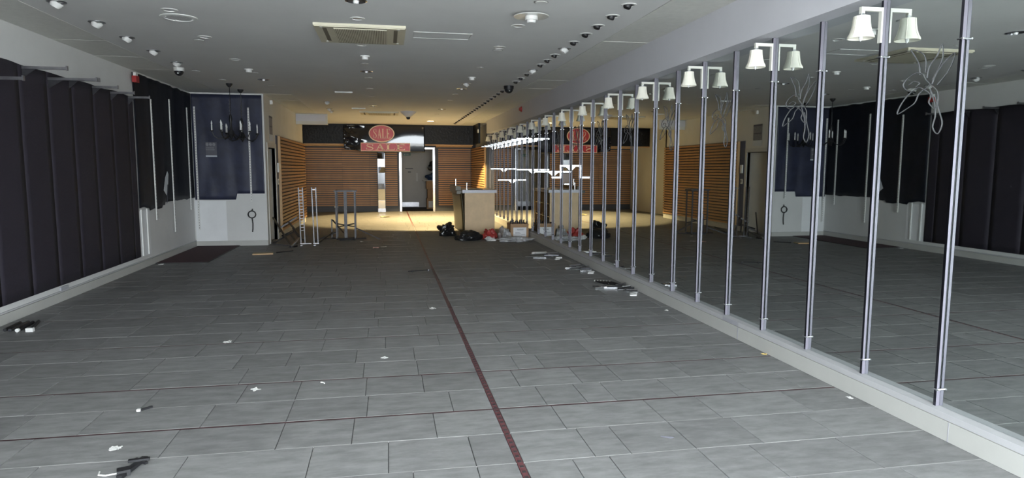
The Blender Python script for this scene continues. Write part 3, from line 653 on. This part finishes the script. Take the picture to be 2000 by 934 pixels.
def dome(x, y, label, base='white', r=.07):
    t = fitting('dome_camera', label, 'camera', None, x, y)
    MB().lathe([(.0, -.05), (r, -.05), (r * 1.04, -.0005)], n=20, cap=False).build('housing', base, t, True)
    MB().lathe([(r * .9 * math.cos(a), -.05 - r * .9 * math.sin(a)) for a in [i * PI / 12 for i in range(7)]], n=20, cap=False).build('dome', 'black', t, True)
    MB().lathe([(.0, -.012), (.012, -.008), (.012, .0)], (0, -r * .72, -.05 - r * .40), 8, cap=False).build('lens', 'bulb', t)
dome(-2.91, 10.36, 'white-bodied dome camera with black glass above the purple paper')
dome(2.08, 11.43, 'all-black dome camera in the dense row of spotlights', 'black', .085)
du = fitting('saucer_camera', 'white saucer-shaped ceiling unit with a black dome beneath', 'camera', None, .53, 16.98)
MB().lathe([(.0, -.14), (.06, -.135), (.13, -.075), (.20, -.02), (.205, -.0005)], n=26, cap=False).build('saucer', 'fascia_paint', du, True); MB().lathe([(.0, -.20), (.035, -.19), (.05, -.16), (.05, -.138)], n=16, cap=False).build('black_dome', 'black', du, True)
# air conditioner cassettes
def cassette(x0, x1, y0, y1, label):
    t = thing('air_conditioner', ((x0 + x1) / 2, (y0 + y1) / 2, ZC), label, 'air conditioner'); a = (x1 - x0) / 2; b = (y1 - y0) / 2; iw = a * .58
    MB().box(-a, a, -b, b, -.026, -.0005).build('panel', 'ac_cream', t)
    MB().box(-a + .01, a - .01, -b + .012, -b + .02, -.034, -.026).box(-iw, iw, -b + .09, -b + .10, -.036, -.026).build('lip', 'ac_cream', t)
    B(-iw, iw, -b + .13, b - .06, -.029, -.0262).build('grille_backing', 'ac_slot_shade', t)  # flat plate, shade between the grille bars painted in
    n = 30; me = None
    for i in range(n):
        if me is None: o = B(-.0055, .0055, -b + .13, b - .06, -.0335, -.0292).build('grille_bar', 'ac_cream', t); me = o.data
        else: o = bpy.data.objects.new('grille_bar', me); C.objects.link(o); o.parent = t
        o.location.x = -iw + (i + .5) * 2 * iw / n
    for s in (-1, 1): B(s * a * .78 - .02, s * a * .78 + .02, -b + .12, b - .12, -.028, -.0262).build('louvre', 'ac_slot_shade', t)
    B(-iw, iw, -b + .055, -b + .085, -.0285, -.0262).build('louvre', 'ac_slot_shade', t); B(-iw, iw, b - .05, b - .02, -.0285, -.0262).build('louvre', 'ac_slot_shade', t)
    for sx in (-1, 1):
        for sy in (-1, 1): MB().lathe([(0, -.031), (.015, -.030), (.016, -.026)], (sx * a * .84, sy * b * .82, 0), 8, cap=False).build('screw_cap', 'white', t)
cassette(-.70, .205, 6.91, 7.82, 'cream air conditioner cassette beside the faint access panel')
cassette(-.66, .30, 17.1, 18.0, 'cream air conditioner cassette near the white saucer unit')
ap = thing('access_panel', (.60, 7.32, ZC), 'flush ceiling access panel with a thin raised outline beside the air conditioner', 'hatch')
B(-.295, .295, -.145, .145, -.003, -.0005).build('hatch', 'ceiling_paint', ap); B(-.31, .31, -.16, -.15, -.006, -.0005).box(-.31, -.30, -.15, .16, -.006, -.0005).box(.30, .31, -.15, .16, -.006, -.0005).box(-.30, .30, .15, .16, -.006, -.0005).build('frame', 'plaster', ap)
for x, y, lb in ((-.78, 12.9, 'thin white diffuser bar on the bare ceiling'), (-.65, 16.25, 'thin white diffuser bar in front of the air conditioner')):
    t = thing('slot_diffuser', (x, y, ZC), lb, 'diffuser'); B(-.16, .16, -.03, .03, -.022, -.0005).build('bar', 'white', t); B(-.15, .15, -.012, .012, -.024, -.0222).build('slot', 'off_white', t)
for x, y, lb in ((-1.55, 19.2, 'lit lamp'), ): pass
# the one lamp that is lit: a recessed downlight near the back
t = thing('lit_downlight', (1.28, 20.05, ZC), 'round lit downlight on the yellowish ceiling before the black fascia', 'lamp')
ring_mb(.105, .130, .012).build('trim_ring', 'white', t, True)
MB().lathe([(.0, -.010), (.07, -.009), (.105, -.004)], n=24, cap=False).build('lamp_face', 'warm_lamp', t, True)
l = bpy.data.lights.new('downlight_beam', 'SPOT'); l.energy = 2300; l.color = (1, .73, .34); l.spot_size = math.radians(110); l.spot_blend = .12; l.shadow_soft_size = .06
lo = bpy.data.objects.new('downlight_beam', l); C.objects.link(lo); lo.parent = t; lo.location = (0, 0, -.03)
al = thing('fire_alarm', (2.93, 14.5, 2.78), 'small red round alarm on the lilac fascia', 'alarm')
MB().tube([(0, 0, .04), (-.02, 0, .04)], .06, 16).build('base', 'alarm_red', al); MB().tube([(-.02, 0, .04), (-.06, 0, .04)], [.045, .03], 14).build('sounder', 'alarm_red', al)
# ------------------------------------------------------------------ counter
ct = thing('sales_counter', (2.08, 15.2, 0), 'cream sales counter with olive gold-patterned curved side', 'counter')
def quad(mb, p): mb.add(p, [(0, 1, 2, 3)]); return mb
CY = 1.7
B(-.34, .36, 0, .03, 0, .95).build('end_panel', 'counter_cream', ct)
B(-.34, .36, CY - .03, CY, 0, .95).build('end_panel', 'counter_cream', ct)
side = lambda u, v: (-.34 - .07 * v ** 1.5 - .05 * u, u * CY, v * .95)
o = MB().grid(6, 10, side).build('patterned_side', 'counter_olive', ct, True, fix=False); mo = o.modifiers.new('thickness', 'SOLIDIFY'); mo.thickness = .02
mb = MB(); nx, nz = 5, 5
for i in range(nx):
    for j in range(nz):
        for a in (.0, .16):
            c = [((i + du) / nx, (j + dv) / nz) for du, dv in ((.5, a), (1 - a, .5), (.5, 1 - a), (a, .5))]
            for p, q in zip(c, c[1:] + c[:1]):
                A = Vector(side(*p)); Bq = Vector(side(*q)); off = Vector((-.012, 0, 0)); mb.bar(A + off, Bq + off, .010)
o = mb.build('gold_lattice', 'gold', ct); o['kind'] = 'stuff'
B(-.33, -.30, .03, CY - .03, 0, .95).build('inner_panel', 'counter_cream', ct)
for z in (.06, .36, .66): B(-.30, .34, .03, CY - .03, z, z + .02).build('shelf', 'counter_cream', ct)
B(-.30, .34, .8, .82, .08, .94).build('divider', 'counter_cream', ct)
B(-.40, .40, -.05, CY, .951, 1.02).build('worktop', 'top_grey', ct)
B(-.52, -.401, .05, CY + .05, .93, 1.0).build('side_ledge', 'counter_olive', ct)
B(-.52, -.40, .3, CY + .05, 1.0, 1.10).build('gallery', 'counter_olive', ct)
for x, y, z, lb in ((-.46, .85, 1.10, 'thin chrome post on the raised ledge of the counter'), (-.28, .12, 1.0215, 'chrome post near the corner of the counter top')):
    t = thing('chrome_post', (2.08 + x, 15.2 + y, z), lb, 'post'); MB().lathe([(.03, 0), (.03, .012), (.016, .014), (.016, .13)], n=12).build('stem', 'chrome', t, True); MB().lathe([(.02, .13), (.02, .16), (.01, .165)], n=12).build('cap', 'chrome', t, True)
def lump(name, loc, sx, sy, sz, m, label, cat, seed, amp=.35, group=None, n=26):
    mb = MB(); vs = []
    def f(u, v):
        a = u * 2 * PI; b = v * PI - PI / 2; p = Vector((math.cos(a) * math.cos(b), math.sin(a) * math.cos(b), math.sin(b)))
        k = 1 + amp * noise.noise(p * 1.4 + Vector((seed, 0, 0))) + amp * .5 * noise.noise(p * 3.3 + Vector((0, seed, 0))) + amp * .22 * abs(noise.noise(p * 8 + Vector((seed, seed, 0))))
        q = p * k
        return (q.x * sx, q.y * sy, max(q.z * sz * 1.25 + sz * .75, .0015 + .002 * abs(p.x)))
    o = mb.grid(n * 2, n, f).build(name, m, None, True); o.location = loc
    return tag(o, label, cat, group)
lump('black_cloth_heap', (2.02, 15.45, 1.021), .17, .12, .010, 'black', 'dark cloth lying on the counter top', 'cloth', 11, .3)
lump('bin_bag', (1.30, 14.95, 0), .19, .17, .13, 'bag_black', 'slumped black bin bag with a peak, away from the counter end', 'bag', 3, .7)
lump('bin_bag', (1.66, 13.85, 0), .25, .16, .10, 'bag_black', 'rounded black bin bag lying in front of the counter', 'bag', 8, .35)
lump('red_bag', (2.14, 14.05, 0), .14, .13, .10, 'red_plastic', 'crumpled dark red plastic bag at the foot of the counter', 'bag', 5, .6)
lump('plastic_wrap', (2.46, 14.1, 0), .11, .24, .12, 'poly', 'grey crumpled plastic wrap between the red bag and the cardboard box', 'plastic', 9, .7)
lump('plastic_wrap', (2.62, 13.45, 0), .30, .14, .05, 'poly', 'pale flattened plastic wrap in front of the cardboard box', 'plastic', 14, .9)
lump('paper_heap', (2.10, 13.66, 0), .10, .07, .035, 'white', 'small heap of white paper beside the round black bin bag', 'paper', 21, .9)
bxr = thing('cardboard_box', (2.80, 14.25, 0), 'open cardboard box with white label, filled with black items by the mirrors', 'box')
mb = B(-.20, .20, -.22, -.21, .002, .32).box(-.20, .20, .21, .22, .002, .32).box(-.20, -.19, -.21, .21, .002, .32).box(.19, .20, -.21, .21, .002, .32).box(-.19, .19, -.21, .21, .002, .015); mb.build('carton', 'card', bxr)
lb = B(-.14, .15, -.224, -.2205, .04, .24).build('label', 'card_label', bxr)
for z, a, b in ((.20, -.06, .09), (.185, -.05, .08), (.13, -.10, .0), (.11, -.10, .02), (.09, .04, .12)): B(a, b, -.226, -.2241, z, z + .006).build('print_line', 'ink', lb)
for i in range(14):
    a = -.15 + .05 * (i % 7); b = -.1 + .2 * (i // 7); o = MB().tube([(a, b, .2), (a + .02, b + R.uniform(-.06, .06), .34 + R.uniform(0, .05))], .012, 6).build('black_hanger', 'black', None); o.location = (2.80, 14.25, 0)
    tag(o, 'black plastic piece sticking out of the open cardboard box', 'hanger', 'pieces in the cardboard box')
so_ = thing('wall_socket', (-1.78, YB - .022, .15), 'small pale socket on the dark strip under the back slats', 'socket'); B(-.06, .06, -.02, 0, 0, .08).build('plate', 'off_white', so_); B(-.03, .03, -.024, -.0201, .02, .06).build('face', 'white', so_)
# ------------------------------------------------------------------ metal racks
def rack(name, loc, label): return thing(name, loc, label, 'rack')
for k, (x, y, lb) in enumerate(((-1.67, 13.55, 'pair of chrome uprights joined by rungs, beside the fallen rack'), (-1.42, 13.55, 'pair of plain chrome uprights standing before the back slats'))):
    t = rack('upright_stand', (x, y, 0), lb)
    for s in (-1, 1): MB().bar((s * .038, 0, .03), (s * .038 - .02, 0, 1.13), .02, .02).build('post', 'worn_chrome', t)
    if k == 0:
        for i in range(14): B(-.036 - .01, .036 - .012, -.006, .006, .28 + i * .06, .29 + i * .06).build('rung', 'steel', t)
    else: B(-.05, .03, -.008, .008, 1.08, 1.10).build('rung', 'steel', t)
    if k == 1: MB().bar((.04, .0, .025), (.28, .42, .20), .022).build('fallen_bar', 'worn_chrome', t)
    B(-.055, .055, -.02, .02, .012, .032).build('crosspiece', 'steel', t); B(-.02, .02, -.26, .26, .0, .018).build('foot', 'steel', t)
    if k == 0: B(.056, .16, -.012, .012, .012, .03).build('foot_bar', 'steel', t)
fs4 = rack('four_post_stand', (-.88, 14.35, 0), 'square four-post grey metal stand with splayed feet')
for sx in (-1, 1):
    for sy in (-1, 1): B(sx * .19 - .014, sx * .19 + .014, sy * .15 - .014, sy * .15 + .014, .05, 1.02).build('post', 'gunmetal', fs4)
B(-.03, .03, -.165, -.137, .06, 1.02).build('central_post', 'gunmetal', fs4)
mb = MB()
B(-.23, .23, -.166, -.134, 1.02, 1.05).build('top_bar', 'gunmetal', fs4); B(-.23, .23, .134, .166, 1.02, 1.05).build('top_bar', 'gunmetal', fs4)
B(-.205, -.175, -.134, .134, 1.02, 1.05).build('top_bar', 'gunmetal', fs4); B(.175, .205, -.134, .134, 1.02, 1.05).build('top_bar', 'gunmetal', fs4)
for a, b in (((-.19, -.15, .36), (.19, .15, .26)), ((-.19, .15, .26), (.19, -.15, .36)), ((-.30, .3, .40), (-.05, -.15, .17)), ((.19, -.15, .27), (.70, -.25, .03))): MB().bar(a, b, .022).build('brace', 'gunmetal', fs4)
for a, b in (((-.12, -.25, .02), (.40, .12, .02)), ((-.32, .3, .02), (-.32, .3, .42)), ((-.19, -.15, .03), (.19, .15, .03)), ((-.32, .3, .015), (.19, -.15, .015)), ((-.45, .05, .02), (-.19, -.15, .05)), ((-.62, -.35, .02), (-.19, -.1, .18))): MB().bar(a, b, .024).build('foot', 'gunmetal', fs4)
fa = rack('fallen_rack', (-2.0, 13.5, 0), 'collapsed tangle of chrome rack frames lying by the doorway')
tubes = [((-.33, .75, .486), (.12, -.128, .015)), ((-.273, .224, .015), (.071, .6, .213)), ((-.27, .95, .241), (.10, 1.05, .48)), ((-.054, .95, .379), (.26, .66, .03)), ((.16, -.45, .015), (.25, .12, .13)),
 ((.055, .7, .274), (.239, .4, .078)), ((.063, .4, .165), (.212, .128, .015)), ((-.251, .111, .015), (.138, -.184, .015)), ((-.116, .4, .147), (.085, .7, .231)), ((.20, -.42, .015), (.26, -.30, .015))]
for i, (a, b) in enumerate(tubes): MB().bar(a, b, .028).build('frame_tube', ('worn_chrome', 'steel', 'gunmetal')[i % 3], fa)
for p in ((-.33, .75, .486), (.16, -.45, .015), (.26, .66, .03)): MB().lathe([(.0, -.012), (.017, -.012), (.017, .02), (.0, .02)], p, 8, cap=False).build('end_cap', 'black', fa)
# ------------------------------------------------------------------ loose things on the floor
def rod(name, a, b, r, m, label, cat, group=None, box=False):
    ax = Vector(a); bx_ = Vector(b); c = Vector((ax.x, ax.y, 0)); mb = MB()
    (mb.bar if box else mb.tube)(*(((ax - c), (bx_ - c), r * 2) if box else ([ax - c, bx_ - c], r, 8)))
    o = mb.build(name, m, None, not box); o.location = c
    return tag(o, label, cat, group)
for i, (a, b, cap) in enumerate((((-3.48, 6.70), (-3.50, 7.00), 0), ((-3.43, 6.68), (-3.44, 7.02), 0), ((-3.36, 6.68), (-3.39, 7.0), 1), ((-3.26, 6.69), (-3.36, 7.04), 2))):
    t = thing('floor_tube', (a[0], a[1], 0), ('plain black tube in the bundle by the left skirting', 'plain black tube in the bundle by the left skirting', 'black tube with a small white end cap by the left skirting', 'black tube with a large white end piece by the left skirting')[i], 'tube', 'black tubes by the left skirting')
    d = (b[0] - a[0], b[1] - a[1])
    MB().tube([(0, 0, .017), (d[0], d[1], .017)], .016, 8).build('tube', 'dark_steel' if i == 1 else 'black', t, True)
    if cap == 1: MB().tube([(0, -.022, .018), (0, 0, .018)], .0175, 8).build('end_cap', 'white', t, True)
    if cap == 2: B(-.03, .03, -.035, 0, .0, .035).build('end_piece', 'white', t)
tl = thing('cross_bracket', (-1.27, 3.45, 0), 'black cross-shaped bracket with a white wire trailing on the near tiles', 'bracket')
MB().bar((-.03, -.10, .012), (.02, .10, .02), .03, .016).build('bar', 'black', tl); MB().bar((-.04, .045, .03), (.055, .06, .03), .022, .012).build('cross_bar', 'black', tl); MB().bar((-.02, .085, .022), (.05, .03, .02), .016, .012).build('cross_bar', 'black', tl); MB().bar((-.055, -.06, .018), (.0, -.04, .018), .05, .03).build('clamp', 'black', tl)
MB().tube([(-.03, -.035, .012), (-.07, -.04, .006), (-.11, -.05, .005), (-.145, -.04, .006), (-.155, .0, .005)], .004, 6).build('wire', 'white', tl, True)
lr = thing('lone_rod', (.42, 9.70, 0), 'thin black rod with knobs lying beside the centre strip', 'rod')
MB().tube([(-.15, -.05, .012), (.15, .05, .012)], .007, 6).build('shaft', 'black', lr); MB().lathe([(0, .0), (.022, .0), (.022, .026), (0, .026)], (.15, .05, 0), 10, cap=False).build('knob', 'dark_steel', lr); MB().lathe([(0, .0), (.016, .0), (.016, .022), (0, .022)], (-.09, -.03, 0), 10, cap=False).build('knob', 'black', lr)
bdn = thing('flat_board', (-2.18, 12.15, 0), 'thin tan board lying on the floor before the red mat', 'board'); B(-.17, .17, -.09, .09, .001, .02).build('panel', 'board', bdn); B(-.17, .17, -.096, -.09, .001, .02).build('edge', 'wood_trim', bdn); bdn.rotation_euler.z = .12
rod('black_strip', (-1.98, 12.28, .008), (-1.72, 12.5, .008), .008, 'black', 'bent black strip lying beside the tan board', 'strip')
def pile(cx, cy, n, label, grp, span, plates=2, seed=1, m=('chrome', 'chrome', 'dark_steel', 'steel', 'black')):
    q = random.Random(seed)
    for i in range(n):
        x = cx + q.uniform(-span, span); y = cy - .24 + .48 * i / n; a = q.uniform(-.35, .25); L = q.uniform(.07, .17)
        z = .008 + .012 * (i % 3)
        rod('metal_fitting', (max(min(x - L * math.cos(a), 2.99), 0), y - L * math.sin(a), z), (min(x + L * math.cos(a), 2.99), y + L * math.sin(a), z + q.uniform(0, .012)), .009, m[i % len(m)], 'loose metal ' + label, 'fitting', grp, box=i % 2 == 0)
    for i in range(plates):
        x = min(cx + span * .9, 2.92) - .03 * i; y = cy - .30 - .07 * i; o = B(-.04, .04, -.018, .018, .0, .010).build('white_plate', 'white'); o.location = (x, y, .001); o.rotation_euler = (0, 0, q.uniform(-.4, .4)); tag(o, 'small white plate ' + label, 'plate', grp + ' (plates)')
pile(2.62, 11.05, 9, 'piece in the scatter of fittings closest to the plastic wrap', 'fittings by the plastic wrap', .22, 3, 4)
pile(2.86, 9.52, 9, 'piece in the middle scatter of fittings beside the white plinth', 'fittings by the plinth', .12, 3, 9)
pile(2.82, 7.82, 10, 'piece in the largest scatter of fittings beside the white plinth', 'largest fittings scatter', .18, 3, 15)
for i in range(6):
    x = 2.72 + .035 * i; y = 8.40 - .02 * i
    t = thing('black_rod', (x, y, 0), 'black rod with a white tip lying along the plinth by the largest fittings scatter', 'rod', 'black rods along the plinth')
    MB().tube([(0, 0, .012), (.055 + .004 * i, -.22 - .02 * (i % 3), .012)], .011, 6).build('shaft', 'black', t, True); MB().tube([(-.006, .024, .012), (0, 0, .012)], .012, 6).build('tip', 'white', t, True)
for i, (x, y) in enumerate(((2.55, 7.9), (2.62, 7.97))): rod('chrome_strip', (x, y, .01), (x + .24, y + .02, .01), .011, 'chrome', 'bright straight chrome strip sticking out of the largest fittings scatter', 'strip', 'chrome strips', True)
for i, (x, y) in enumerate(((2.50, 11.42), (2.55, 11.36), (2.53, 11.48))): rod('white_strip', (x, y, .012), (x + .26, y + .01, .012), .013, 'white', 'straight white strip in the fittings by the plastic wrap', 'strip', 'white strips', True)
o = B(-.05, .05, -.035, .035, 0, .02).build('white_block', 'white'); o.location = (2.83, 10.78, .001); tag(o, 'pale flat block just before the fittings by the plastic wrap', 'block')
def scrap(x, y, s, m, label, grp=None, seed=0, cat='scrap'):
    q = random.Random(seed)
    f = lambda u, v: ((u - .5) * s * (1 + .5 * noise.noise(Vector((v * 3, seed, 0)))), (v - .5) * s * .8 * (1 + .6 * noise.noise(Vector((u * 3, seed, 4)))), .003 + .22 * s * abs(noise.noise(Vector((u * 2.6 + seed, v * 2.6, 1)))))
    s *= .8; o = MB().grid(7, 6, f).build('paper_scrap', m, None, fix=False); o.location = (x, y, .0); o.rotation_euler.z = q.uniform(0, 6); tag(o, label, cat, grp)
    mo = o.modifiers.new('thickness', 'SOLIDIFY'); mo.thickness = .0015
    return o
for i, (x, y, s) in enumerate(((-1.39, 5.96, .09), (-.91, 4.61, .075), (-1.46, 3.74, .08), (-.05, 5.23, .06), (.45, 7.05, .08), (2.91, 6.52, .05), (-3.5, 11.05, .10), (-.55, 13.9, .07))):
    scrap(x, y, s, 'white', 'small crumpled white paper scrap on the open floor', 'white scraps on the open floor', i * 3.3)
scrap(3.0, 4.80, .05, 'yellow', 'small yellow scrap against the white plinth', seed=41)
scrap(2.98, 3.75, .05, 'white', 'white scrap lying against the white plinth', seed=45)
scrap(-.24, 12.75, .16, 'pink', 'crumpled pinkish wrapper far down the middle of the floor', seed=51, cat='wrapper')
scrap(-.10, 12.9, .13, 'poly', 'grey crumpled wrapper touching the pinkish wrapper', seed=55, cat='wrapper')
scrap(-.1, 21.0, .35, 'board', 'piece of torn card on the yellow-lit floor before the column', seed=61, cat='card')
sf = MB().tube([(-.03, .012, .004), (-.01, -.006, .005), (.02, -.016, .004), (.035, -.02, .004)], [.003, .005, .006, .002], 6).build('twisted_strip', 'ink', None, True); sf.location = (1.52, 3.36, 0); tag(sf, 'short twisted grey strip alone on the near tiles', 'strip')
pg = thing('cable_peg', (-1.53, 4.32, 0), 'small black peg with white end on the near tiles', 'peg'); MB().bar((0, 0, .008), (.05, .05, .008), .012).build('stem', 'black', pg); B(-.022, .0, -.01, .012, 0, .014).build('cap', 'white', pg)
cv = MB().tube([(.03 * math.cos(a), .03 * math.sin(a), .004) for a in [i * .3 for i in range(6)]], .004, 6).build('curved_clip', 'white', None, True); cv.location = (-.49, 4.66, 0); tag(cv, 'curved thin white clip on the near tiles', 'clip')
# ------------------------------------------------------------------ stock room contents
for i, (x, y, z, w, h, lb) in enumerate(((1.64, 25.2, 0, .42, .40, 'pale cardboard carton at the bottom of the stock room stack'), (1.66, 25.2, .405, .40, .34, 'brown cardboard carton in the middle of the stock room stack'), (1.64, 25.2, .75, .44, .30, 'brown cardboard carton at the top of the stock room stack'))):
    t = thing('stock_carton', (x, y, z), lb, 'box'); B(-w/2, w/2, -.25, .25, .001, h - .002).build('carton', 'card', t); B(-.03, .03, -.254, -.25, .02, h - .01).build('tape', 'wood_trim', t)
    if i == 0: B(-.15, .15, -.256, -.2545, .06, .3).build('label', 'card_label', t)
t = thing('stock_shelf', (1.62, 25.2, 1.055), 'thin shelf board resting on the stock room cartons', 'shelf'); B(-.32, .30, -.28, .28, 0, .02).build('board', 'wood_trim', t); B(-.32, .30, -.285, -.28, 0, .03).build('edge', 'base_paint', t)
lump('blue_bag', (1.66, 25.15, 1.078), .22, .2, .13, 'blue_bag', 'dark blue bag on the stock room shelf', 'bag', 31, .4)
lump('dark_bundle', (1.70, 25.2, 1.43), .17, .16, .16, 'black', 'black bundle piled on top of the dark blue bag', 'bundle', 37, .7)
